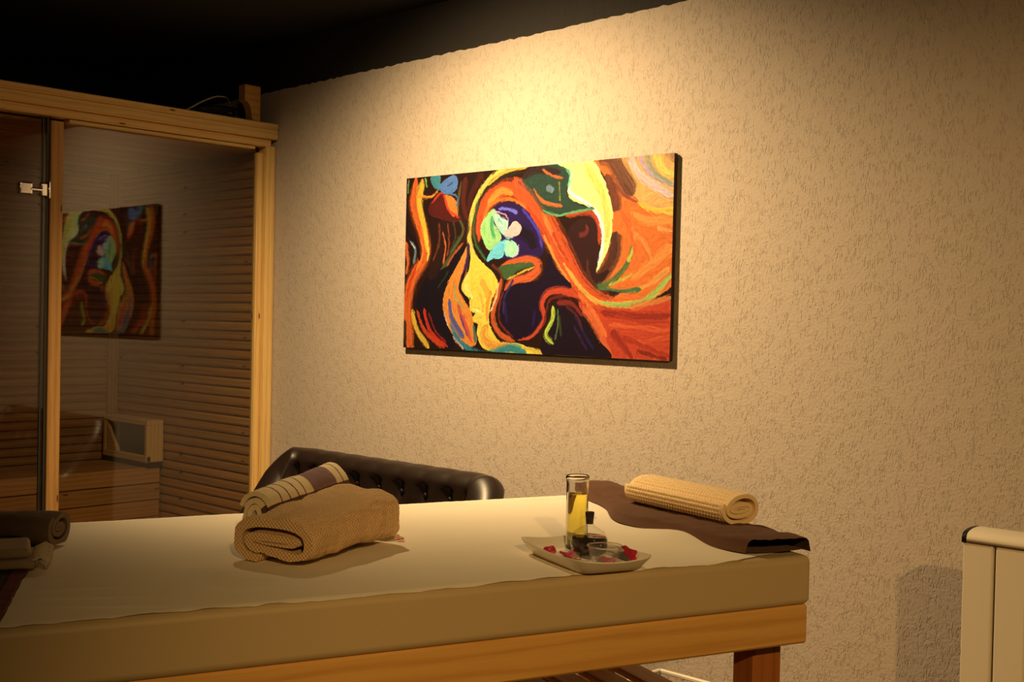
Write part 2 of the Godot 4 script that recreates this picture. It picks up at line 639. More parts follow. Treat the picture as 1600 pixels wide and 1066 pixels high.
	[1, [112, 38, 39], 24, 13, [622,725,676,730,715,797]],
	[1, [43, 23, 71], 11, 8, [685,843,732,965]],
	[1, [43, 51, 42], 13, 8, [631,788,640,901]],
	[1, [154, 186, 78], 15, 21, [608,737,608,811,585,892,613,943]],
	[1, [66, 104, 59], 8, 7, [626,754,628,845,617,925]],
	[1, [170, 65, 48], 36, 11, [706,696,644,662,590,673,567,731,577,812,537,900,480,930]],
	[1, [89, 29, 31], 11, 7, [653,691,598,708,585,777,576,847]],
	[1, [70, 28, 27], 33, 21, [259,22,252,156,268,268]],
	[1, [89, 44, 32], 11, 8, [149,271,151,384,124,496]],
	[1, [50, 51, 34], 10, 8, [209,264,220,363,189,461]],
	[1, [112, 51, 36], 8, 7, [186,274,194,387,185,473]],
	[1, [192, 186, 82], 13, 8, [88,330,104,420,100,495]],
	[1, [167, 56, 34], 11, 15, [62,494,25,608,9,723]],
	[1, [188, 112, 48], 8, 13, [69,342,80,444,53,545]],
	[1, [43, 37, 94], 13, 8, [459,602,427,697,424,792]],
	[1, [188, 130, 71], 15, 8, [569,361,619,513,667,617]],
	[1, [150, 56, 36], 11, 8, [502,205,561,326,594,420]],
	[1, [188, 104, 57], 13, 18, [698,674,752,774,798,895]],
	[1, [112, 37, 32], 18, 10, [898,955,947,979,995,992]],
	[1, [142, 51, 39], 13, 10, [818,784,910,814,1005,812]],
	[1, [183, 121, 75], 21, 11, [862,348,912,427,941,525]],
	[1, [177, 86, 48], 21, 13, [840,269,869,370,885,479]],
	[1, [188, 143, 94], 15, 10, [952,354,1000,379]],
	[1, [81, 53, 43], 16, 10, [823,367,832,477,800,564]],
	[1, [66, 37, 34], 15, 8, [726,495,734,584,765,652]],
	[1, [27, 25, 71], 13, 10, [685,787,716,865,755,963]],
	[1, [73, 28, 32], 13, 7, [653,742,692,786,716,865]],
	[1, [184, 152, 68], 11, 8, [323,673,342,745,334,794]],
	[1, [188, 130, 59], 16, 11, [371,661,359,745,360,829]],
	[1, [192, 196, 117], 10, 7, [273,599,278,660,301,709]],
	[1, [169, 68, 59], 13, 11, [263,795,277,881,301,953]],
	[1, [50, 104, 139], 11, 13, [204,846,247,943,292,984]],
	[1, [180, 104, 59], 8, 7, [223,598,211,697,222,784]],
]

# the printed canvas: bands and leaf shapes of colour in a 0..1000 square
func canvas_texture() -> ImageTexture:
	var W := 1160
	var H := 600
	var im := Image.create(W, H, false, Image.FORMAT_RGB8)
	im.fill(Color8(30, 14, 14))
	for s in PRINT:
		var pts := []
		var flat: Array = s[4]
		for k in range(0, flat.size(), 2):
			pts.append(Vector3(flat[k] * W / 1000.0, flat[k + 1] * H / 1000.0, 0))
		var col := Color8(s[1][0], s[1][1], s[1][2])
		if s[0] == 0:
			var loop := curve(pts, 8, true)
			var lo := H
			var hi := 0
			for p in loop:
				lo = mini(lo, int(p.y))
				hi = maxi(hi, int(p.y) + 1)
			for y in range(maxi(lo, 0), mini(hi, H)):
				var xs := []
				for i in loop.size():
					var a := loop[i]
					var b := loop[(i + 1) % loop.size()]
					if (a.y <= y) != (b.y <= y):
						xs.append(a.x + (b.x - a.x) * (y - a.y) / (b.y - a.y))
				xs.sort()
				for k in range(0, xs.size() - 1, 2):
					var x0 := clampi(int(xs[k]), 0, W)
					var x1 := clampi(int(xs[k + 1]), 0, W)
					if x1 > x0:
						im.fill_rect(Rect2i(x0, y, x1 - x0, 1), col)
		else:
			var way := curve(pts, 24)
			var total := way.size()
			var hairs := []
			rng.seed = int(flat[0]) * 31 + int(flat[1])
			for q in 64:
				hairs.append(rng.randf())
			var mask := PackedByteArray()
			mask.resize(W * H)
			var box := [W, H, 0, 0]
			for i in total - 1:
				var a := way[i]
				var b := way[i + 1]
				var step := maxi(1, int((b - a).length() * 1.6))
				var fore := (way[mini(i + 2, total - 1)] - way[maxi(i - 1, 0)]).normalized()
				var side := Vector3(-fore.y, fore.x, 0)
				for m in step:
					var t := (float(i) + float(m) / step) / (total - 1)
					var half: float = maxf(1.5, lerpf(s[2], s[3], t) * W / 2000.0)
					half *= clampf(minf(t, 1.0 - t) * 7.0 + 0.15, 0.15, 1.0)
					var c := a.lerp(b, float(m) / step)
					var k := -half
					while k <= half:
						var e := absf(k) / half
						var hair: float = hairs[posmod(int(k / half * 14.0) + 32, 64)]
						var cover := clampf((1.0 - e) * 2.6, 0.0, 1.0)
						if e > 0.5:
							cover *= 0.4 + 0.6 * hair
						var x := int(c.x + side.x * k)
						var y := int(c.y + side.y * k)
						if x >= 0 and y >= 0 and x < W and y < H:
							box = [mini(box[0], x), mini(box[1], y), maxi(box[2], x), maxi(box[3], y)]
							mask[y * W + x] = maxi(mask[y * W + x], int(cover * (215.0 + 40.0 * hair)))
						k += 0.7
			for y in range(box[1], box[3] + 1):
				for x in range(box[0], box[2] + 1):
					var f := mask[y * W + x] / 255.0
					if f > 0.0:
						im.set_pixel(x, y, im.get_pixel(x, y).lerp(col, f))
	# drag the wet edges along the forms, as a brush would
	var small: Image = im.duplicate()
	small.resize(W / 8, H / 8, Image.INTERPOLATE_LANCZOS)
	small.resize(W / 4, H / 4, Image.INTERPOLATE_CUBIC)
	var lw := W / 4
	var lh := H / 4
	var light := PackedFloat32Array()
	light.resize(lw * lh)
	for y in lh:
		for x in lw:
			light[y * lw + x] = small.get_pixel(x, y).get_luminance()
	var hair := noise_bytes(Vector2i(512, 512), 0.11, 19, 2)
	var out := Image.create(W, H, false, Image.FORMAT_RGB8)
	var flow := PackedVector2Array()
	flow.resize(lw * lh)
	for y in lh:
		for x in lw:
			var gx := light[y * lw + mini(x + 2, lw - 1)] - light[y * lw + maxi(x - 2, 0)]
			var gy := light[mini(y + 2, lh - 1) * lw + x] - light[maxi(y - 2, 0) * lw + x]
			flow[y * lw + x] = Vector2(gx, gy).normalized() if Vector2(gx, gy).length() > 0.002 else Vector2(0.6, 0.8)
	for y in H:
		for x in W:
			var p := Vector2(x, y)
			var sum := 0.0
			for way in [1.0, -1.0]:
				var q := p
				for step in 5:
					var f := flow[mini(int(q.y) / 4, lh - 1) * lw + mini(int(q.x) / 4, lw - 1)]
					q += Vector2(-f.y, f.x) * 3.0 * way
					q = q.clamp(Vector2.ZERO, Vector2(W - 1, H - 1))
					sum += hair[(int(q.y) % 512) * 512 + int(q.x) % 512]
			var streak := (sum / 10.0 - 128.0) / 128.0
			var g := flow[mini(y / 4, lh - 1) * lw + mini(x / 4, lw - 1)]
			var from := p + g * streak * 11.0
			var px := clampi(int(from.x), 1, W - 2)
			var py := clampi(int(from.y), 1, H - 2)
			var c := im.get_pixel(px, py) * 0.4 + (im.get_pixel(px - 1, py) + im.get_pixel(px + 1, py) + im.get_pixel(px, py - 1) + im.get_pixel(px, py + 1)) * 0.15
			var weave := 1.0 + 0.03 * (float((x / 2 + y / 2) % 2) - 0.5) + 0.34 * streak
			out.set_pixel(x, y, (c * weave).clamp(Color.BLACK, Color.WHITE))
	return tex(out)

# ---------------------------------------------------------------- materials
func mat(c: Color, rough := 0.8, metal := 0.0) -> StandardMaterial3D:
	var m := StandardMaterial3D.new()
	m.albedo_color = c
	m.roughness = rough
	m.metallic = metal
	return m

func wood(t: Texture2D, tint := Color.WHITE, k := 1.9) -> StandardMaterial3D:
	var m := mat(tint, 0.55)
	m.albedo_texture = t
	m.uv1_scale = Vector3(k * 0.5, k * 1.6, 1)
	return m

func relief(m: StandardMaterial3D, t: Texture2D, cm: float, k: float, tri := false) -> StandardMaterial3D:
	m.heightmap_enabled = true
	m.heightmap_texture = t
	m.heightmap_scale = cm
	m.uv1_scale = Vector3(k, k, k)
	m.uv1_triplanar = tri
	return m

func glass(c: Color, a: float) -> StandardMaterial3D:
	var m := mat(Color(c.r, c.g, c.b, a), 0.0)
	m.transparency = BaseMaterial3D.TRANSPARENCY_ALPHA
	return m

func liquid(c: Color) -> StandardMaterial3D:
	var m := mat(Color(c.r, c.g, c.b, 0.0), 0.0)
	m.refraction_enabled = true
	m.refraction_scale = 0.033
	return m

func make_materials() -> void:
	var pl := plaster_height()
	M.plaster = mat(Color8(186, 173, 160), 0.9)
	relief(M.plaster, pl, 0.34, 0.92, true)
	M.plaster.uv1_world_triplanar = true
	M.black_paint = mat(Color8(34, 30, 28), 0.85)
	relief(M.black_paint, pl, 0.2, 0.92, true)
	M.black_paint.uv1_world_triplanar = true
	M.ceiling = mat(Color8(16, 15, 15), 0.9)
	M.floor = mat(Color8(92, 66, 44), 0.5)
	var pine := pine_texture(Color8(202, 158, 88), Color8(232, 198, 130), 4)
	var pine2 := pine_texture(Color8(164, 116, 60), Color8(198, 152, 88), 8)
	M.pine = wood(pine)
	M.slat = []
	for k in 4:
		M.slat.append(wood(pine2, [Color(1, 1, 1), Color(0.93, 0.92, 0.9), Color(0.97, 0.93, 0.88), Color(0.9, 0.9, 0.9)][k]))
	M.table_wood = wood(pine, Color(0.96, 0.88, 0.74), 1.4)
	M.leg_wood = wood(pine2, Color(0.86, 0.70, 0.58), 1.4)
	M.pane = glass(Color(0.06, 0.04, 0.025), 0.18)
	M.seal = mat(Color8(46, 48, 44), 0.5)
	M.chrome = mat(Color8(225, 225, 228), 0.08, 1.0)
	M.dark_metal = mat(Color8(30, 28, 27), 0.5, 0.2)
	M.black_plastic = mat(Color8(20, 19, 19), 0.4)
	M.cable = mat(Color8(214, 206, 190), 0.6)
	M.vinyl = relief(mat(Color8(190, 168, 126), 0.55), cloth_height(256, 0), 0.02, 5.0, true)
	M.sheet = relief(mat(Color8(236, 226, 204), 0.9), cloth_height(256, 2), 0.02, 9.0)
	var terry := cloth_height(256, 0)
	M.brown_towel = relief(mat(Color8(92, 58, 36), 0.95), terry, 0.12, 14.0)
	M.dark_towel = relief(mat(Color8(56, 38, 30), 0.95), terry, 0.12, 14.0)
	M.burgundy = mat(Color8(104, 40, 40), 0.9)
	M.beige_towel = relief(mat(Color8(248, 218, 168), 0.95), terry, 0.06, 20.0)
	M.tan_towel = relief(mat(Color8(220, 184, 136), 0.95), cloth_height(256, 1), 0.22, 9.0)
	M.grey_towel = relief(mat(Color8(132, 112, 94), 0.95), terry, 0.12, 14.0)
	M.cream_towel = relief(mat(Color8(176, 156, 130), 0.95), terry, 0.12, 14.0)
	for k in ["brown_towel", "dark_towel", "beige_towel", "tan_towel", "grey_towel", "cream_towel"]:
		M[k].rim_enabled = true
		M[k].rim = 0.3
		M[k].rim_tint = 0.7
	M.plaid = mat(Color.WHITE, 0.95)
	M.plaid.albedo_texture = plaid_texture()
	M.plaid.uv1_scale = Vector3(1.0 / 0.27, 4.4, 1)
	M.leather = mat(Color8(30, 20, 16), 0.40)
	M.button = mat(Color8(32, 22, 19), 0.32)
	M.ceramic = mat(Color8(238, 230, 212), 0.15)
	M.clear = glass(Color(1, 1, 1), 0.02)
	M.oil = liquid(Color8(255, 240, 110))
	M.solid_glass = liquid(Color8(255, 255, 252))
	M.solid_glass.refraction_scale = 0.05
	M.vinegar = mat(Color8(26, 11, 7), 0.05)
	M.cork = mat(Color8(52, 34, 24), 0.9)
	M.petal = mat(Color8(184, 26, 62), 0.6)
	M.petal.backlight_enabled = true
	M.petal.backlight = Color8(120, 20, 40)
	M.pink = mat(Color8(226, 150, 136), 0.7)
	M.cotton = mat(Color8(236, 224, 196), 1.0)
	M.lace = mat(Color8(214, 200, 178), 0.9)
	M.enamel = mat(Color8(242, 232, 212), 0.38)
	M.white_wire = mat(Color8(222, 214, 198), 0.5)
	M.canvas = mat(Color.WHITE, 0.75)
	M.canvas.albedo_texture = canvas_texture()
	M.canvas.metallic_specular = 0.25
	M.canvas_side = mat(Color8(44, 22, 18), 0.8)
	M.lamp_ring = mat(Color8(190, 186, 180), 0.4, 0.6)
	M.glow = mat(Color8(255, 240, 210), 0.5)
	M.glow.emission_enabled = true
	M.glow.emission = Color(1.0, 0.86, 0.62)
	M.glow.emission_energy_multiplier = 6.0

# ---------------------------------------------------------------- placing on the table
const TABLE_AT := Vector3(2.426, 0, 1.821)
const TABLE_TURN := 1.2191
func on_table(x: float, y: float, z: float) -> Vector3:
	return TABLE_AT + Basis(Vector3.UP, TABLE_TURN) * Vector3(x, y, z)

func downlight(at: Vector3, aim: Vector3, energy: float, angle: float, blend: float, tone: Color, label: String) -> void:
	var t := thing("ceiling_spotlight", label, "spotlight", at, 0.0, "recessed ceiling spotlights")
	part("trim_ring", lathe([[0.046, 0.0], [0.046, -0.008], [0.062, -0.006], [0.066, 0.0]], 32), M.lamp_ring, t)
	part("lens", lathe([[0.044, -0.004], [0.044, -0.009], [0.03, -0.011]], 24), M.glow, t)
	# the beam through the lens and the weaker spill round it
	for k in [[energy, angle, blend, "beam"], [energy * 0.06, 84.0, 1.0, "spill"]]:
		var l := SpotLight3D.new()
		l.name = k[3]
		t.add_child(l)
		l.look_at_from_position(t.position + Vector3(0, -0.03, 0), aim, Vector3.RIGHT)
		l.light_color = tone
		l.light_energy = k[0]
		l.spot_range = 12.0
		l.spot_attenuation = 2.0
		l.spot_angle = k[1]
		l.spot_angle_attenuation = k[2]
		l.light_size = 0.035
		l.shadow_enabled = true

func _ready() -> void:
	# camera
	var cam := Camera3D.new()
	cam.name = "camera"
	add_child(cam)
	cam.position = Vector3(4.112, 1.2, 2.9)
	cam.rotation = Vector3(deg_to_rad(-1.08308), deg_to_rad(43.3013), deg_to_rad(1.18653))
	cam.fov = rad_to_deg(2.0 * atan(533.0 / 1833.27))
	cam.current = true
	# surroundings: an indoor room, no daylight
	var we := WorldEnvironment.new()
	we.name = "environment"
	var env := Environment.new()
	env.background_mode = Environment.BG_COLOR
	env.background_color = Color.BLACK
	env.tonemap_mode = Environment.TONE_MAPPER_LINEAR
	env.tonemap_exposure = 1.0
	env.sdfgi_enabled = true
	env.ssao_enabled = true
	env.ssil_enabled = true
	we.environment = env
	add_child(we)
	make_materials()
	# lamps
	downlight(Vector3(1.40, 2.34, 1.06), Vector3(1.43, 1.31, 0.49), 6.6, 67.5, 0.9, Color(1.0, 0.85, 0.62), "recessed spotlight in the black ceiling in front of the canvas print")
	downlight(Vector3(5.5, 2.34, 3.5), Vector3(3.5, 0.3, 0.7), 6.2, 30.0, 0.6, Color(1.0, 0.80, 0.50), "recessed spotlight in the black ceiling over the far right of the room")
	room()
	sauna()
	bench()
	chair()
	table()
	picture()
	panel_heater()
	towels()
	tray()
	left_end()
	small_things()

# ---------------------------------------------------------------- the room
func room() -> void:
	struct("floor", board(Vector3(8.0, 0.1, 5.4), 0.001), M.floor, Vector3(2.65, -0.05, 2.6))
	struct("ceiling", board(Vector3(8.0, 0.1, 5.4), 0.001), M.ceiling, Vector3(2.65, 2.39, 2.6))
	var back := struct("wall_back", board(Vector3(8.0, 2.34, 0.1), 0.001), M.black_paint, Vector3(2.65, 1.17, -0.06))
	var edge := [Vector2(-1.34, 0.0), Vector2(6.6, 0.0)]
	rng.seed = 12
	var x := 6.6
	while x > -1.34:
		edge.append(Vector2(x, 2.134 + 0.0119 * x + rng.randf_range(-0.003, 0.003)))
		x -= 0.02
	var coat := part("plaster_coat", prism(edge, 0.01), M.plaster, back, Vector3(-2.65, -1.17, 0.055))
	coat.set_meta("label", "beige scratched plaster coat with ragged upper edge")
	struct("wall_left", board(Vector3(0.1, 2.34, 5.4), 0.001), M.black_paint, Vector3(-1.36, 1.17, 2.6))
	struct("wall_right", board(Vector3(0.1, 2.34, 5.4), 0.001), M.plaster, Vector3(6.65, 1.17, 2.6))
	struct("wall_front", board(Vector3(8.0, 2.34, 0.1), 0.001), M.plaster, Vector3(2.65, 1.17, 5.25))

# ---------------------------------------------------------------- sauna
func sauna() -> void:
	var t := thing("sauna_cabin", "pine sauna cabin with glass front and slatted inner walls", "sauna")
	var depth := 1.25
	var span := 2.1
	# frame
	part("post", board(Vector3(0.06, 1.9, 0.046), 0.004), M.pine, t, Vector3(-0.03, 0.95, 0.025))
	part("trim", board(Vector3(0.03, 1.80, 0.03), 0.003, Vector2(0.3, 0.2)), M.pine, t, Vector3(-0.035, 0.97, 0.064))
	part("post", board(Vector3(0.07, 1.82, 0.048), 0.003, Vector2(0.7, 0.4)), M.slat[0], t, Vector3(-0.035, 0.97, 0.947))
	part("post", board(Vector3(0.07, 1.82, 0.05), 0.003, Vector2(0.1, 0.6)), M.pine, t, Vector3(-0.035, 0.97, 1.70))
	part("post", board(Vector3(0.06, 1.9, 0.06), 0.004, Vector2(0.5, 0.3)), M.pine, t, Vector3(-0.03, 0.95, span - 0.03))
	part("sill", board(Vector3(0.07, 0.07, span - 0.1), 0.004), M.pine, t, Vector3(-0.035, 0.036, span / 2))
	part("lower_rail", board(Vector3(0.06, 0.030, span - 0.05), 0.003, Vector2(0.25, 0.1)), M.pine, t, Vector3(-0.03, 1.910, span / 2))
	part("rail_lip", board(Vector3(0.05, 0.012, 0.80), 0.002, Vector2(0.6, 0.1)), M.pine, t, Vector3(-0.03, 1.886, 0.50))
	part("fascia", board(Vector3(0.035, 0.040, span), 0.003, Vector2(0.15, 0.35)), M.pine, t, Vector3(0.0, 1.946, span / 2 + 0.003))
	part("fascia", board(Vector3(0.040, 0.025, span), 0.003, Vector2(0.45, 0.75)), M.pine, t, Vector3(0.0, 1.979, span / 2 + 0.003))
	# upright stub with a scooped edge on the roof
	var stub := [Vector2(0.0, 0.0), Vector2(0.03, 0.0), Vector2(0.03, 0.15), Vector2(-0.045, 0.15), Vector2(-0.045, 0.085)]
	for k in 7:
		var a := PI / 2 * k / 6
		stub.append(Vector2(-0.045 + 0.035 * sin(a), 0.085 - 0.065 + 0.065 * cos(a)))
	var s := part("roof_stub", prism(stub, 0.045), M.table_wood, t, Vector3(-0.035, 1.990, 0.105), Vector3(0, PI / 2, 0))
	s.set_meta("label", "short upright board with a scooped edge")
	# glass
	part("glass_pane", board(Vector3(0.008, 1.80, 0.84), 0.001), M.pane, t, Vector3(-0.035, 0.98, 0.502))
	var door := part("door", board(Vector3(0.008, 1.80, 0.685), 0.001), M.pane, t, Vector3(-0.012, 0.985, 1.325))
	door.set_meta("label", "frameless glass door")
	part("seal_strip", board(Vector3(0.012, 1.80, 0.008), 0.001), M.seal, door, Vector3(0.0, 0.0, -0.346))
	part("edge_strip", board(Vector3(0.010, 1.80, 0.006), 0.001), M.seal, door, Vector3(0.0, 0.0, -0.329))
	for y in [1.628, 0.36]:
		var hy: float = y - 0.985
		part("hinge", rbox(Vector3(0.018, 0.05, 0.03), 0.006, 3), M.chrome, door, Vector3(0.006, hy, -0.334))
		part("hinge_clamp", rbox(Vector3(0.014, 0.045, 0.05), 0.0068, 4), M.chrome, door, Vector3(0.008, hy, -0.266))
		part("hinge_arm", rbox(Vector3(0.012, 0.014, 0.05), 0.0055, 4), M.chrome, door, Vector3(0.010, hy - 0.002, -0.304))
		part("hinge_knuckle", lathe([[0.003, -0.03], [0.008, -0.028], [0.008, 0.028], [0.003, 0.03]], 16), M.chrome, door, Vector3(0.012, hy, -0.348))
	part("handle", tube(curve([Vector3(0.0, -0.12, 0.29), Vector3(0.04, -0.12, 0.29), Vector3(0.04, 0.12, 0.29), Vector3(0.0, 0.12, 0.29)], 8), 0.008), M.pine, door)
	# outer shell
	part("roof_panel", board(Vector3(depth - 0.06, 0.02, span), 0.002), M.slat[0], t, Vector3(-depth / 2 - 0.031, 1.915, span / 2))
	part("back_panel", board(Vector3(0.02, 1.9, span), 0.002), M.slat[0], t, Vector3(-depth - 0.012, 0.95, span / 2))
	part("end_panel", board(Vector3(depth, 1.9, 0.02), 0.002), M.slat[0], t, Vector3(-depth / 2, 0.95, span + 0.01))
	part("wall_panel", board(Vector3(depth - 0.07, 1.9, 0.02), 0.002), M.slat[0], t, Vector3(-depth / 2 - 0.035, 0.95, 0.014))
	part("floor_panel", board(Vector3(depth - 0.08, 0.02, span - 0.03), 0.002), M.slat[2], t, Vector3(-depth / 2 - 0.035, 0.011, span / 2 + 0.01))
	# slats: right wall, back wall, end wall
	var pitch := 0.0405
	var side := []
	var rear := []
	for k in 5:
		side.append(slat_mesh(depth - 0.09, 0.038, 0.024, Vector2(k * 0.37, k * 0.21)))
		rear.append(slat_mesh(span - 0.07, 0.038, 0.024, Vector2(k * 0.29, k * 0.17)))
	rng.seed = 31
	for i in 45:
		var y := 0.03 + pitch * (i + 0.5)
		part("slat", side[rng.randi() % 5], M.slat[rng.randi() % 4], t, Vector3(-depth / 2 - 0.03, y, 0.037))
		part("slat", rear[rng.randi() % 5], M.slat[rng.randi() % 4], t, Vector3(-depth + 0.012, y, span / 2 + 0.02), Vector3(0, PI / 2, 0))
	part("corner_trim", board(Vector3(0.02, 1.82, 0.05), 0.003, Vector2(0.2, 0.9)), M.slat[1], t, Vector3(-depth + 0.035, 0.95, 0.078))
	var lid := []
	for k in 4:
		lid.append(board(Vector3(0.082, 0.014, span - 0.06), 0.004, Vector2(k * 0.31, k * 0.27)))
	for i in 14:
		part("ceiling_board", lid[i % 4], M.slat[(i * 3) % 4], t, Vector3(-0.10 - 0.0835 * (i + 0.1), 1.868 + 0.015, span / 2 + 0.02))

# slat with a rounded lower lip, length along x, face to +z
func slat_mesh(length: float, tall: float, thick: float, shift: Vector2) -> ArrayMesh:
	var prof := [Vector2(-tall / 2, -thick / 2), Vector2(-tall / 2, thick * 0.18), Vector2(-tall / 2 + 0.004, thick / 2 - 0.001), Vector2(-tall / 2 + 0.009, thick / 2), Vector2(tall / 2 - 0.008, thick * 0.36), Vector2(tall / 2, thick * 0.05), Vector2(tall / 2, -thick / 2)]
	var st := SurfaceTool.new()
	st.begin(Mesh.PRIMITIVE_TRIANGLES)
	st.set_smooth_group(-1)
	for i in prof.size():
		var a: Vector2 = prof[i]
		var b: Vector2 = prof[(i + 1) % prof.size()]
		var q := [Vector3(-length / 2, a.x, a.y), Vector3(-length / 2, b.x, b.y), Vector3(length / 2, b.x, b.y), Vector3(length / 2, a.x, a.y)]
		for k in [0, 1, 2, 0, 2, 3]:
			st.set_uv(Vector2(q[k].x, q[k].y + q[k].z) + shift)
			st.add_vertex(q[k])
	for e in [-1.0, 1.0]:
		for i in range(1, prof.size() - 1):
			var ids := [0, i, i + 1] if e < 0 else [0, i + 1, i]
			for k in ids:
				st.set_uv(Vector2(prof[k].y, prof[k].x))
				st.add_vertex(Vector3(e * length / 2, prof[k].x, prof[k].y))
	st.generate_normals()
	return st.commit()

func bench() -> void:
	var t := thing("sauna_bench", "low pine plank bench inside the sauna behind the glass", "bench", Vector3(-0.79, 0.022, 0.055))
	var y := 0.459
	for i in 6:
		part("front_plank", board(Vector3(0.02, 0.073, 1.9), 0.003, Vector2(i * 0.33, i * 0.19)), M.slat[i % 3], t, Vector3(-0.01, y - 0.0365, 0.955))
		y -= 0.077
	for i in 4:
		part("top_plank", board(Vector3(0.088, 0.02, 1.9), 0.003, Vector2(i * 0.27, i * 0.41)), M.slat[(i + 1) % 4], t, Vector3(-0.068 - 0.092 * i, 0.448, 0.955))
	for z in [0.1, 0.955, 1.8]:
		part("leg", board(Vector3(0.3, 0.43, 0.04), 0.003), M.slat[1], t, Vector3(-0.2, 0.217, z))
	# guard box in the corner over the bench
	var g := thing("heater_guard", "open wooden guard box with black base in the sauna corner", "guard box", Vector3(-0.975, 0.482, 0.095))
	part("base", board(Vector3(0.40, 0.022, 0.080), 0.004), M.black_plastic, g, Vector3(0, 0.012, 0))
	part("bottom_rail", board(Vector3(0.41, 0.03, 0.022), 0.003), M.pine, g, Vector3(0, 0.038, 0.035))
	part("top_rail", board(Vector3(0.41, 0.024, 0.085), 0.003), M.pine, g, Vector3(0, 0.205, 0.003))
	part("side_panel", board(Vector3(0.022, 0.17, 0.085), 0.003), M.pine, g, Vector3(0.194, 0.109, 0.003))
	part("side_panel", board(Vector3(0.022, 0.17, 0.085), 0.003), M.pine, g, Vector3(-0.194, 0.109, 0.003))
	part("back_panel", board(Vector3(0.36, 0.17, 0.008), 0.002), M.black_plastic, g, Vector3(0, 0.109, -0.033))
	part("gusset", prism([Vector2(-0.18, 0.19), Vector2(-0.18, 0.055), Vector2(-0.08, 0.055)], 0.014), M.pine, g, Vector3(0, 0, 0.034))

# ---------------------------------------------------------------- tufted armchair
func chair() -> void:
	var t := thing("armchair", "black tufted leather armchair against the wall behind the table", "armchair", Vector3(1.155, 0, 0.65))
	var xl := -0.515
	var zb := -0.30
	var zf := 0.40
	var rc := 0.10
	var way := PackedVector2Array()
	var n := 22
	for k in n:
		way.append(Vector2(xl, lerpf(zf, zb + rc, float(k) / n)))
	for k in 16:
		var a := PI / 2 * k / 16
		way.append(Vector2(xl + rc - rc * cos(a), zb + rc - rc * sin(a)))
	var m := 130
	for k in m + 1:
		way.append(Vector2(lerpf(xl + rc, -xl - rc, float(k) / m), zb))
	for k in range(1, 17):
		var a := PI / 2 * k / 16
		way.append(Vector2(-xl - rc + rc * sin(a), zb + rc - rc * cos(a)))
	for k in range(1, n + 1):
		way.append(Vector2(-xl, lerpf(zb + rc, zf, float(k) / n)))
	var buttons := []
	for k in 9:
		buttons.append(Vector2(-0.45 + k * 0.1125, 0.088))
	for k in 8:
		buttons.append(Vector2(-0.39375 + k * 0.1125, 0.190))
	var rings := []
	for i in way.size():
		var p := way[i]
		var d := (way[mini(i + 1, way.size() - 1)] - way[maxi(i - 1, 0)]).normalized()
		var inward := Vector2(-d.y, d.x)
		if inward.dot(Vector2(0, 0.15) - p) < 0:
			inward = -inward
		var fall := clampf((p.y - (zb + 0.03)) / 0.20, 0.0, 1.0)
		fall = lerpf(fall, fall * fall * (3 - 2 * fall), 0.35)
		var top := lerpf(0.725, 0.49, fall)
		var ring := PackedVector3Array()
		var prof := []
		for k in 15:
			prof.append([0.055 + 0.014 * sin(PI * k / 14.0), lerpf(0.12, top - 0.055, k / 14.0)])
		for k in range(1, 14):
			var a := PI * k / 14
			prof.append([0.058 * cos(a), top - 0.055 + 0.055 * sin(a)])
		for k in 8:
			prof.append([-0.055 + 0.012 * k / 7.0, lerpf(top - 0.055, 0.12, k / 7.0)])
		for q in prof.size():
			var off: float = prof[q][0]
			var y: float = prof[q][1]
			var down := top - y
			if q < 26:
				var dip := 0.0
				for b in buttons:
					var dx: float = p.x - b.x
					var dy: float = down - b.y
					if absf(dx) < 0.12 and p.y < zb + rc * 0.9:
						dip += 0.024 * exp(-(dx * dx + dy * dy) / 0.0011)
						if b.y < 0.15 and down < b.y:
							dip += 0.007 * exp(-dx * dx / 0.00005) * clampf((down - 0.02) / 0.04, 0.0, 1.0)
							dip += 0.003 * exp(-dx * dx / 0.0006)
						elif b.y > 0.15 and down > b.y:
							dip += 0.009 * exp(-dx * dx / 0.00006)
						# slanting folds between the rows
						if b.y < 0.15 and dy > 0.0 and dy < 0.105:
							for sgn in [-1.0, 1.0]:
								var g: float = dx - sgn * dy * 0.0562 / 0.105
								dip += 0.006 * exp(-g * g / 0.00008)
				if q < 15:
					off -= dip
				else:
					y -= dip * 0.6
					off -= dip * 0.4
			ring.append(Vector3(p.x + inward.x * off, y, p.y + inward.y * off))
		rings.append(ring)
	part("tufted_shell", loft(rings), M.leather, t)
	for b in buttons:
		part("button", lathe([[0.001, 0.006], [0.007, 0.004], [0.009, 0.0], [0.007, -0.004]], 12), M.button, t, Vector3(b.x, 0.725 - b.y, zb + 0.036), Vector3(PI / 2, 0, 0))
	part("seat_cushion", rbox(Vector3(0.90, 0.16, 0.62), 0.05, 4), M.leather, t, Vector3(0, 0.36, 0.085))
	part("seat_base", rbox(Vector3(0.92, 0.18, 0.64), 0.02, 2), M.leather, t, Vector3(0, 0.19, 0.07))
	for c in [Vector2(-0.42, -0.22), Vector2(0.42, -0.22), Vector2(-0.42, 0.34), Vector2(0.42, 0.34)]:
		part("leg", lathe([[0.016, 0.0], [0.022, 0.05], [0.026, 0.12]], 14), M.dark_metal, t, Vector3(c.x, 0, c.y))

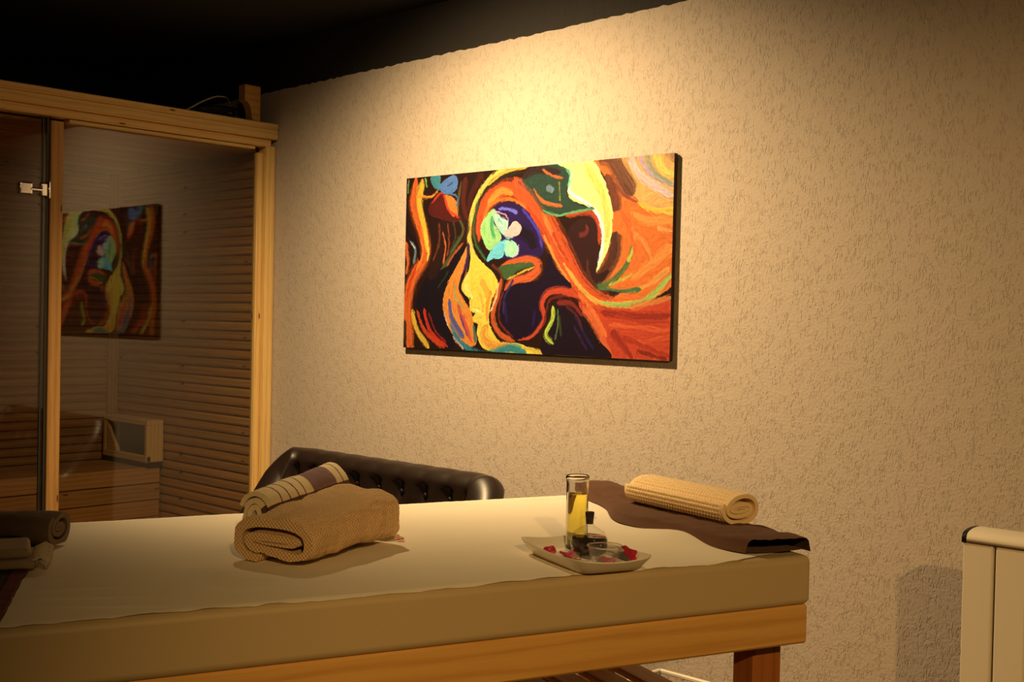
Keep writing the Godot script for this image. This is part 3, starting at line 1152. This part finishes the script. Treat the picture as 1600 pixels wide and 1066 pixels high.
# ---------------------------------------------------------------- massage table
func table() -> void:
	var t := thing("massage_table", "pine massage table with a cream padded top", "massage table", TABLE_AT, TABLE_TURN)
	part("padded_top", rbox(Vector3(1.9, 0.086, 0.75), 0.013, 4), M.vinyl, t, Vector3(0, 0.757, 0))
	for s in [1, -1]:
		part("side_rail", board(Vector3(1.892, 0.068, 0.028), 0.004, Vector2(0.2 * s, 0.3)), M.table_wood, t, Vector3(0, 0.680, s * 0.357))
		part("end_rail", board(Vector3(0.028, 0.068, 0.684), 0.004, Vector2(0.5, 0.1 * s)), M.table_wood, t, Vector3(s * 0.932, 0.680, 0))
		for x in [-0.912, 0.912]:
			part("leg", board(Vector3(0.062, 0.712, 0.062), 0.004, Vector2(0.3 * s, x)), M.leg_wood, t, Vector3(x - 0.03 * signf(x) + 0.029 * signf(x), 0.356, s * 0.278))
	for s in [1, -1]:
		part("stretcher", board(Vector3(1.76, 0.05, 0.022), 0.003), M.table_wood, t, Vector3(0, 0.463, s * 0.26))
	var slat := []
	for k in 3:
		slat.append(board(Vector3(0.056, 0.014, 0.58), 0.004, Vector2(k * 0.3, k * 0.2)))
	for i in 23:
		part("shelf_slat", slat[i % 3], M.table_wood, t, Vector3(0.846 - 0.0755 * i, 0.496, 0))
	# cotton sheet
	var sh := thing("bed_sheet", "thin cream sheet spread over the massage table", "sheet", TABLE_AT, TABLE_TURN)
	part("cloth", sheet_mesh(), M.sheet, sh)

func sheet_lift(x: float, z: float, nz: FastNoiseLite) -> float:
	var y := 0.0012 + 0.0010 * (0.5 + 0.5 * nz.get_noise_2d(x * 2.0, z * 7.0))
	y += 0.0010 * (0.5 + 0.5 * nz.get_noise_2d(x * 1.2 + 9.0, z * 2.0))
	# a hump beside the brown towel and a few long creases
	y += 0.014 * exp(-(pow((x - 0.80) / 0.06, 2) + pow((z - 0.17) / 0.075, 2)))
	var slack := clampf(-0.12 - x, 0.0, 0.16) / 0.16
	for k in [[0.300, 0.30, 0.006], [0.245, 0.22, 0.005], [0.190, 0.10, 0.006], [0.120, 0.06, 0.008]]:
		y += 0.0035 * slack * exp(-pow((z - k[0] - k[1] * (x + 0.25)) / k[2], 2))
	y += 0.003 * exp(-pow((z + 0.33) / 0.018, 2)) * (0.5 + 0.5 * sin(x * 26.0))
	return y

func sheet_mesh() -> ArrayMesh:
	var nz := FastNoiseLite.new()
	nz.seed = 2
	nz.frequency = 3.0
	var v := PackedVector3Array()
	var uv := PackedVector2Array()
	var idx := PackedInt32Array()
	var nx := 260
	var nzc := 120
	for i in nx + 1:
		var x := lerpf(-0.93, 0.905, float(i) / nx)
		var front := 0.369 + 0.002 * sin(x * 9.0) + 0.004 * nz.get_noise_2d(x * 5.0, 4.0)
		front -= 0.03 * pow(clampf((x - 0.70) / 0.2, 0.0, 1.0), 2)
		var rear := 0.405 + 0.012 * nz.get_noise_2d(x * 6.0, 40.0)
		for j in nzc + 1:
			var s := lerpf(-rear, front, float(j) / nzc)
			var z := s
			var y := 0.8
			var r := 0.013
			var nrm := Vector2(0, 1)
			var over := absf(s) - (0.375 - r)
			if over > 0.0:
				var a := minf(over / r, PI / 2)
				z = signf(s) * (0.375 - r + r * sin(a))
				y = 0.8 - r + r * cos(a)
				nrm = Vector2(signf(s) * sin(a), cos(a))
				if over > r * PI / 2:
					y -= over - r * PI / 2
			var lift := sheet_lift(x, z, nz)
			v.append(Vector3(x, y + nrm.y * lift, z + nrm.x * lift))
			uv.append(Vector2(x, s))
	for i in nx:
		for j in nzc:
			var a := i * (nzc + 1) + j
			idx.append_array([a, a + nzc + 2, a + 1, a, a + nzc + 1, a + nzc + 2])
	return smooth(v, uv, idx, false)

# ---------------------------------------------------------------- canvas print
func picture() -> void:
	var w := 1.2
	var h := 0.622
	var d := 0.017
	var t := thing("canvas_print", "colourful abstract canvas print with swirls and a face in profile", "painting", Vector3(1.449, 1.396, 0.004), 0.0)
	t.rotation.z = deg_to_rad(-0.15)
	part("stretched_canvas", board(Vector3(w, h, d), 0.0015), M.canvas_side, t, Vector3(0, 0, d / 2))
	var v := PackedVector3Array([Vector3(-w / 2, h / 2, 0), Vector3(w / 2, h / 2, 0), Vector3(w / 2, -h / 2, 0), Vector3(-w / 2, -h / 2, 0)])
	var n := PackedVector3Array([Vector3.BACK, Vector3.BACK, Vector3.BACK, Vector3.BACK])
	var uv := PackedVector2Array([Vector2(0, 0), Vector2(1, 0), Vector2(1, 1), Vector2(0, 1)])
	part("print", build(v, n, uv, PackedInt32Array([0, 1, 2, 0, 2, 3])), M.canvas, t, Vector3(0, 0, d + 0.0006))

# ---------------------------------------------------------------- panel heater
func panel_heater() -> void:
	var t := thing("panel_heater", "white upright panel heater with vertical grooves standing near the wall", "heater", Vector3(3.12, 0, 0.40))
	var n := 11
	var pitch := 0.0685
	var long := n * pitch
	for y in [0.12, 0.69]:
		part("header_pipe", tube(PackedVector3Array([Vector3(0.012, y, 0), Vector3(long - 0.012, y, 0)]), 0.016, 14), M.enamel, t)
	var face := rbox(Vector3(pitch - 0.0065, 0.69, 0.10), 0.003, 1)
	for i in n:
		part("panel", face, M.enamel, t, Vector3(pitch * (i + 0.5) - 0.003, 0.404, 0.0))
	# rounded top cap
	var prof := []
	for k in 9:
		var a := PI * k / 8
		prof.append(Vector2(0.052 * cos(a), 0.010 + 0.017 * pow(sin(a), 0.7)))
	prof.append(Vector2(-0.052, 0.0))
	prof.append(Vector2(0.052, 0.0))
	var rings := []
	for x in [0.0, long - 0.01]:
		var r := PackedVector3Array()
		for p in prof:
			r.append(Vector3(x, p.y, p.x))
		rings.append(r)
	part("top_cap", loft(rings), M.enamel, t, Vector3(0.008, 0.750, 0))
	var ends := []
	for x in [0.0, 0.008]:
		var r := PackedVector3Array()
		for p in prof:
			r.append(Vector3(x, p.y * 1.01, p.x * 1.005))
		ends.append(r)
	part("end_cap", loft(ends), M.black_plastic, t, Vector3(-0.002, 0.7495, 0))
	part("end_cap", loft(ends), M.black_plastic, t, Vector3(long - 0.006, 0.7495, 0))
	for x in [0.1, long - 0.1]:
		part("foot", rbox(Vector3(0.05, 0.055, 0.22), 0.012, 2), M.black_plastic, t, Vector3(x, 0.028, 0))

# ---------------------------------------------------------------- towels on the right half
func towels() -> void:
	var z0 := -0.385
	# folded brown towel across the end of the table
	var br := thing("folded_towel", "dark brown folded bath towel under the cream roll", "towel", TABLE_AT, TABLE_TURN)
	part("cloth", folded_towel(), M.brown_towel, br)
	# cream waffle roll
	var lift := 0.8240
	var roll := thing("rolled_towel", "cream waffle towel rolled up on the dark brown towel", "towel", on_table(0.925, lift, 0.036), TABLE_TURN - PI / 2 + 0.09)
	part("cloth", towel_roll(0.300, Vector2(0.046, 0.030), Vector2(0.046, 0.030), 0.0085, 3.3, 190, 150, 0.0034, 0.0082, 0.4, 0.0, 0.9), M.beige_towel, roll)
	# tan knitted roll and plaid roll behind it
	var tan := thing("rolled_towel", "tan knitted towel folded into a thick roll on the sheet", "towel", on_table(0.163, 0.8030, 0.056), TABLE_TURN + 0.651)
	part("cloth", towel_roll(0.256, Vector2(0.076, 0.038), Vector2(0.080, 0.050), 0.015, 2.3, 110, 110, 0.0016, 0.0072, -1.9, 0.012, 0.72), M.tan_towel, tan)
	var plaid := thing("rolled_towel", "cream and violet checked towel tucked behind the tan roll", "towel", on_table(0.178, 0.8030, -0.140), TABLE_TURN + 0.66)
	part("cloth", towel_roll(0.235, Vector2(0.040, 0.046), Vector2(0.044, 0.060), 0.010, 2.6, 40, 60, 0.0, 0.01, 2.7, 0.006), M.plaid, plaid)

# thick cloth doubled over: the fold loops round at the far side, layers show at the near end
func folded_towel() -> ArrayMesh:
	var rows := 70
	var rings := []
	var nz := FastNoiseLite.new()
	nz.seed = 6
	nz.frequency = 4.0
	for i in rows + 1:
		var t := float(i) / rows
		var z := lerpf(-0.395, 0.335, t)
		var mid := 0.5 + 0.5 * sin(t * PI)
		var left := 0.872 - 0.03 * t * t - 0.072 * sin(PI * clampf((t - 0.15) / 0.85, 0.0, 1.0)) - 0.012 * sin(t * 15.0) + 0.02 * (1.0 - t)
		var right := 0.975 + 0.006 * sin(t * 9.0)
		var hgt := 0.022 + 0.004 * nz.get_noise_1d(t * 3.0) + 0.012 * exp(-pow((t - 0.12) / 0.10, 2)) - 0.004 * exp(-pow((t - 0.5) / 0.2, 2))
		var ring := PackedVector3Array()
		var n := 26
		# outer skin from lower left over the top to lower right, then back along the inner faces
		var under := 0.8045
		var th := 0.008
		for k in n + 1:
			var u := float(k) / n
			var y := under + hgt
			var e := minf(u, 1.0 - u)
			if e < 0.1:
				y = under + hgt * sqrt(1.0 - pow(1.0 - e / 0.1, 2))
			y += 0.0025 * nz.get_noise_2d(u * 1.2, t * 2.4) * clampf(e / 0.1, 0.0, 1.0)
			var droop := maxf(0.0, lerpf(left, right, u) - 0.935)
			ring.append(Vector3(lerpf(left, right, u), y - droop * 0.12, z + 0.012 * sin(u * 3.0)))
		for k in n + 1:
			var u := 1.0 - float(k) / n
			ring.append(Vector3(lerpf(left, right, u), under - maxf(0.0, lerpf(left, right, u) - 0.955) * 0.3, z + 0.012 * sin(u * 3.0)))
		rings.append(ring)
	var body := loft(rings, true, false, 1.0, 1.0)
	# end caps: two layers with a slit between
	var st := SurfaceTool.new()
	st.begin(Mesh.PRIMITIVE_TRIANGLES)
	st.append_from(body, 0, Transform3D())
	for e in [0, rows]:
		var r: PackedVector3Array = rings[e]
		var n := 26
		var inset := 0.014 if e == 0 else -0.014
		for k in n:
			var top_a := r[k]
			var top_b := r[k + 1]
			var bot_a := r[2 * n + 1 - k]
			var bot_b := r[2 * n - k]
			var ends := [0.44, 0.60]
			if k < 2:
				ends = [0.5, 0.5]
			var ua := top_a.lerp(bot_a, ends[0])
			var ub := top_b.lerp(bot_b, ends[0])
			var la := top_a.lerp(bot_a, ends[1])
			var lb := top_b.lerp(bot_b, ends[1])
			var deep := Vector3(0, 0, inset)
			var quads := [[top_a, top_b, ub, ua], [la, lb, bot_b, bot_a], [ua, ub, ub - -deep, ua - -deep], [la + deep, lb + deep, lb, la]]
			quads.append([ua + deep, ub + deep, lb + deep, la + deep])
			for q in quads:
				var order := [0, 1, 2, 0, 2, 3]
				if e == 0:
					order = [0, 2, 1, 0, 3, 2]
				var nn: Vector3 = (q[2] - q[0]).cross(q[1] - q[0])
				nn = nn.normalized() if nn.length() > 1e-9 else Vector3.BACK
				for o in order:
					st.set_normal(nn if e != 0 else -nn)
					st.set_uv(Vector2(q[o].x, q[o].y * 3.0))
					st.add_vertex(q[o])
	return st.commit()

# ---------------------------------------------------------------- plate of oils
func tray() -> void:
	var at := Vector3(0.540, 0.8025, 0.290)
	var pl := thing("serving_plate", "white rectangular china plate near the table edge", "plate", on_table(at.x, at.y, at.z), TABLE_TURN)
	var rings := []
	for lev in [[0.66, 0.0], [0.80, 0.002], [0.90, 0.010], [0.99, 0.0195], [1.0, 0.0215], [0.975, 0.0215], [0.89, 0.0135], [0.80, 0.0062], [0.66, 0.0045], [0.3, 0.004], [0.02, 0.004]]:
		var r := PackedVector3Array()
		for k in 64:
			var a := TAU * (k + 0.5) / 64
			var c := cos(a)
			var s := sin(a)
			var q: float = pow(pow(absf(c), 9.0) + pow(absf(s), 9.0), -1.0 / 9.0)
			var corner: float = clampf((q - 1.0) / 0.3, 0.0, 1.0)
			r.append(Vector3(c * q * 0.068 * lev[0], lev[1] * (1.0 + 0.22 * corner), s * q * 0.114 * lev[0]))
		rings.append(r)
	part("dish", loft(rings), M.ceramic, pl)
	var top := at.y + 0.0048
	# tall glass of yellow oil
	var g := thing("oil_glass", "tall glass cylinder of yellow oil on the white plate", "glass", on_table(0.574, top, 0.205), 0.3)
	part("glass_wall", lathe([[0.0005, 0.0], [0.0185, 0.0], [0.0190, 0.003], [0.0190, 0.114], [0.0202, 0.119], [0.0206, 0.124], [0.0194, 0.126], [0.0180, 0.123], [0.0172, 0.112], [0.0172, 0.006], [0.0005, 0.0058]], 40), M.solid_glass, g)
	part("oil", lathe([[0.0005, 0.0062], [0.0150, 0.0062], [0.0166, 0.008], [0.0168, 0.094], [0.0160, 0.0945], [0.0005, 0.0945]], 40), M.oil, g)
	# round stoppered bottle
	var b := thing("oil_bottle", "round glass bottle of dark oil with a cork on the white plate", "bottle", on_table(0.566, top, 0.262), 0.2)
	part("glass_body", lathe([[0.0005, 0.0], [0.024, 0.0], [0.031, 0.006], [0.0335, 0.018], [0.032, 0.029], [0.026, 0.039], [0.016, 0.0455], [0.0085, 0.049], [0.0075, 0.053], [0.0075, 0.060], [0.0115, 0.0615], [0.0118, 0.0635], [0.0085, 0.065]], 40, false, 1.0, 0.8), M.clear, b)
	part("dark_oil", lathe([[0.0005, 0.0015], [0.023, 0.0015], [0.0300, 0.007], [0.0322, 0.018], [0.0308, 0.028], [0.0285, 0.032], [0.0005, 0.0325]], 40, true, 1.0, 0.8), M.vinegar, b)
	part("cork", lathe([[0.0005, 0.052], [0.0060, 0.052], [0.0068, 0.062], [0.0078, 0.070], [0.0072, 0.072], [0.0005, 0.0725]], 20), M.cork, b)
	# small clear bowl
	var w := thing("glass_bowl", "small clear glass bowl holding petals on the white plate", "bowl", on_table(0.553, top, 0.334), 0.0)
	part("bowl_wall", lathe([[0.0005, 0.0], [0.0205, 0.0], [0.0225, 0.003], [0.0262, 0.022], [0.0285, 0.0285], [0.0280, 0.030], [0.0262, 0.028], [0.0240, 0.022], [0.0205, 0.005], [0.0005, 0.0035]], 40), M.clear, w)
	var ring := []
	for k in 33:
		ring.append(Vector3(cos(TAU * k / 32) * 0.0280, 0.0292, sin(TAU * k / 32) * 0.0280))
	part("rim", tube(PackedVector3Array(ring), 0.0011, 8), M.solid_glass, w)
	# rose petals
	var spots := [
		[0.510, 0.222, 0.004, 0.2, 0.013, "crimson petal near the left corner of the white plate"],
		[0.524, 0.262, 0.004, 1.1, 0.015, "crimson petal at the left foot of the dark bottle"],
		[0.517, 0.301, 0.004, 2.0, 0.013, "crimson petal lying in front of the dark bottle"],
		[0.556, 0.336, 0.006, 0.6, 0.016, "crimson petal lying inside the glass bowl"],
		[0.588, 0.352, 0.010, 2.6, 0.017, "large crimson petal leaning right of the glass bowl"]]
	for k in spots.size():
		var s: Array = spots[k]
		var pt := part("rose_petal", petal_mesh(s[4], 3 + k), M.petal, self, on_table(s[0], top + s[2] - 0.003, s[1]), Vector3(-0.5 if k == 4 else 0.15, TABLE_TURN + s[3], 0.7 if k == 4 else 0.1))
		if k == 4:
			pt.position.y += 0.008
		tag(pt, s[5], "petal", "rose petals on the plate")

func petal_mesh(size: float, s: int) -> ArrayMesh:
	rng.seed = s
	var rings := []
	var wob := rng.randf() * TAU
	for lay in [0.0, 1.0]:
		for i in 7:
			var f := 0.02 + 0.98 * i / 6.0
			if lay > 0.5:
				f = 0.02 + 0.98 * (6 - i) / 6.0
			var r := PackedVector3Array()
			for k in 20:
				var a := TAU * k / 20
				var edge := size * (1.0 + 0.18 * cos(a) - 0.22 * exp(-pow((a - PI) / 0.5, 2)) + 0.05 * sin(3 * a + wob))
				var y := size * 0.42 * f * f * (0.5 + 0.5 * sin(2 * a + wob)) + size * 0.12 * f * sin(5 * a + wob)
				r.append(Vector3(cos(a) * edge * f, maxf(y, 0.0) + (0.0006 if lay < 0.5 else 0.0), sin(a) * edge * f * 0.9))
			rings.append(r)
	return loft(rings)

# ---------------------------------------------------------------- left end of the table
func left_end() -> void:
	var run := thing("table_runner", "dark brown cloth runner with a burgundy edge across the left of the table", "runner", TABLE_AT, TABLE_TURN)
	part("cloth", strip_mesh(-0.78, 0.0), M.dark_towel, run)
	part("hem", strip_mesh(-0.02, 0.0015), M.burgundy, run)
	var roll := thing("rolled_towel", "grey brown terry towel roll on the dark runner at the left", "towel", on_table(-0.335, 0.8085, -0.205), TABLE_TURN - PI / 2 + 0.95)
	part("cloth", towel_roll(0.26, Vector2(0.034, 0.029), Vector2(0.034, 0.029), 0.009, 2.8, 60, 70, 0.0, 0.01, 0.9, 0.006), M.grey_towel, roll)
	var fold := thing("hand_towel", "cream folded hand towel with a ruffled edge on the dark runner", "towel", on_table(-0.350, 0.8085, 0.005), TABLE_TURN - 0.12)
	part("lower_fold", rbox(Vector3(0.15, 0.014, 0.11), 0.0065, 3), M.cream_towel, fold, Vector3(0, 0.0075, 0))
	part("upper_fold", rbox(Vector3(0.14, 0.016, 0.10), 0.0075, 3), M.cream_towel, fold, Vector3(-0.004, 0.0225, -0.003), Vector3(0, 0.06, 0))
	var ruffle := []
	for i in 60:
		var t := float(i) / 59
		var z := lerpf(-0.05, 0.055, t)
		var k := sin(t * 38.0)
		ruffle.append(PackedVector3Array([Vector3(0.070, 0.016, z), Vector3(0.082 + 0.004 * k, 0.020 + 0.004 * k, z + 0.002 * cos(t * 38.0)), Vector3(0.094 + 0.005 * k, 0.010 + 0.007 * k, z + 0.004 * cos(t * 38.0)), Vector3(0.094 + 0.005 * k, 0.0085 + 0.007 * k, z + 0.004 * cos(t * 38.0)), Vector3(0.081 + 0.004 * k, 0.018 + 0.004 * k, z + 0.002 * cos(t * 38.0)), Vector3(0.070, 0.013, z)]))
	part("ruffle", loft(ruffle), M.lace, fold)
	var dish := thing("glass_dish", "low clear glass dish between the two towels at the left", "dish", on_table(-0.315, 0.8085, -0.105), 0.0)
	part("bowl_wall", lathe([[0.0005, 0.0], [0.020, 0.0], [0.024, 0.004], [0.028, 0.016], [0.0285, 0.018], [0.0268, 0.018], [0.0225, 0.006], [0.0005, 0.003]], 36), M.solid_glass, dish)

func strip_mesh(wide: float, up: float) -> ArrayMesh:
	var nz := FastNoiseLite.new()
	nz.seed = 2
	nz.frequency = 3.0
	var rings := []
	for i in 61:
		var t := float(i) / 60
		var s := lerpf(-0.40, 0.385, t)
		var z := clampf(s, -0.381, 0.381)
		var x := -0.196 - 0.165 * (t - 0.03) + 0.004 * sin(t * 8.0)
		var r := PackedVector3Array()
		var edge := 0.0
		if absf(s) > 0.36:
			edge = pow((absf(s) - 0.36) / 0.04, 2) * 0.02
		for lay in [0.0045, 0.0015]:
			for k in 13:
				var px := maxf(x + wide * (k if lay > 0.003 else 12 - k) / 12.0, -0.94)
				r.append(Vector3(px, 0.8 + lay + up + sheet_lift(px, z, nz) - edge, z))
		rings.append(r)
	return loft(rings)

# ---------------------------------------------------------------- loose bits
func small_things() -> void:
	# cotton flower and petal by the tan roll
	var f := thing("cotton_flower", "fluffy white cotton flower at the end of the tan roll", "flower", on_table(0.318, 0.803, -0.050), 0.0)
	rng.seed = 8
	for k in 6:
		var r := 0.013 + rng.randf() * 0.005
		var m := lathe([[0.0005, 0.0], [r * 0.7, r * 0.2], [r, r * 0.8], [r * 0.85, r * 1.45], [r * 0.4, r * 1.85], [0.0005, r * 1.95]], 16)
		part("tuft", m, M.cotton, f, Vector3(rng.randf_range(-0.012, 0.012), 0.016 * (k % 3) * 0.8, rng.randf_range(-0.014, 0.014)))
	var p := part("rose_petal", petal_mesh(0.009, 21), M.pink, self, on_table(0.322, 0.8045, 0.012), Vector3(0, 0.5, 0))
	tag(p, "pale pink petal beside the fluffy white flower", "petal")
	# cable and bundle on the sauna roof
	var c := part("roof_cable", tube(curve([Vector3(-0.06, 1.995, 0.42), Vector3(-0.10, 2.017, 0.36), Vector3(-0.12, 2.065, 0.275), Vector3(-0.14, 2.098, 0.19), Vector3(-0.2, 2.09, 0.10), Vector3(-0.28, 1.96, 0.05)], 8), 0.0035), M.cable, self)
	tag(c, "thin pale cable arching above the sauna roof", "cable")
	var bundle := thing("cable_bundle", "dark tangle of cable lying on the sauna roof", "cable", Vector3(-0.10, 1.99, 0.20))
	rng.seed = 44
	for k in 5:
		var loop := []
		var r := 0.05 + 0.012 * k
		for q in 17:
			var a := TAU * q / 16
			loop.append(Vector3(cos(a) * r * 0.6, 0.012 + 0.014 * k * (0.6 + 0.4 * sin(a + k)), sin(a) * r + 0.01 * k))
		part("loop", tube(curve(loop, 3), 0.005, 6), M.dark_metal, bundle)
	# white wire basket on the floor under the table end
	var b := thing("wire_basket", "white wire basket on the floor beyond the table leg", "basket", Vector3(2.30, 0.0, 0.30))
	var hx := 0.16
	var hz := 0.14
	for y in [0.01, 0.20]:
		for s in [-1, 1]:
			part("rim_bar", board(Vector3(2 * hx, 0.012, 0.012), 0.003), M.white_wire, b, Vector3(0, y, s * hz))
			part("rim_bar", board(Vector3(0.012, 0.012, 2 * hz), 0.003), M.white_wire, b, Vector3(s * hx, y, 0))
	for s in [-1, 1]:
		for k in 5:
			var a := deg_to_rad(-60 + 30 * k)
			var from := Vector3(-hx * 0.0, 0.195, s * hz)
			part("spoke", tube(PackedVector3Array([from, from + Vector3(sin(a) * 0.10, -0.19 * cos(a * 0.9), 0)]), 0.0035, 6), M.white_wire, b)
		for k in 5:
			var x := -hx + hx * 0.5 * k
			part("upright", tube(PackedVector3Array([Vector3(x, 0.012, s * hz), Vector3(x, 0.198, s * hz)]), 0.003, 6), M.white_wire, b)
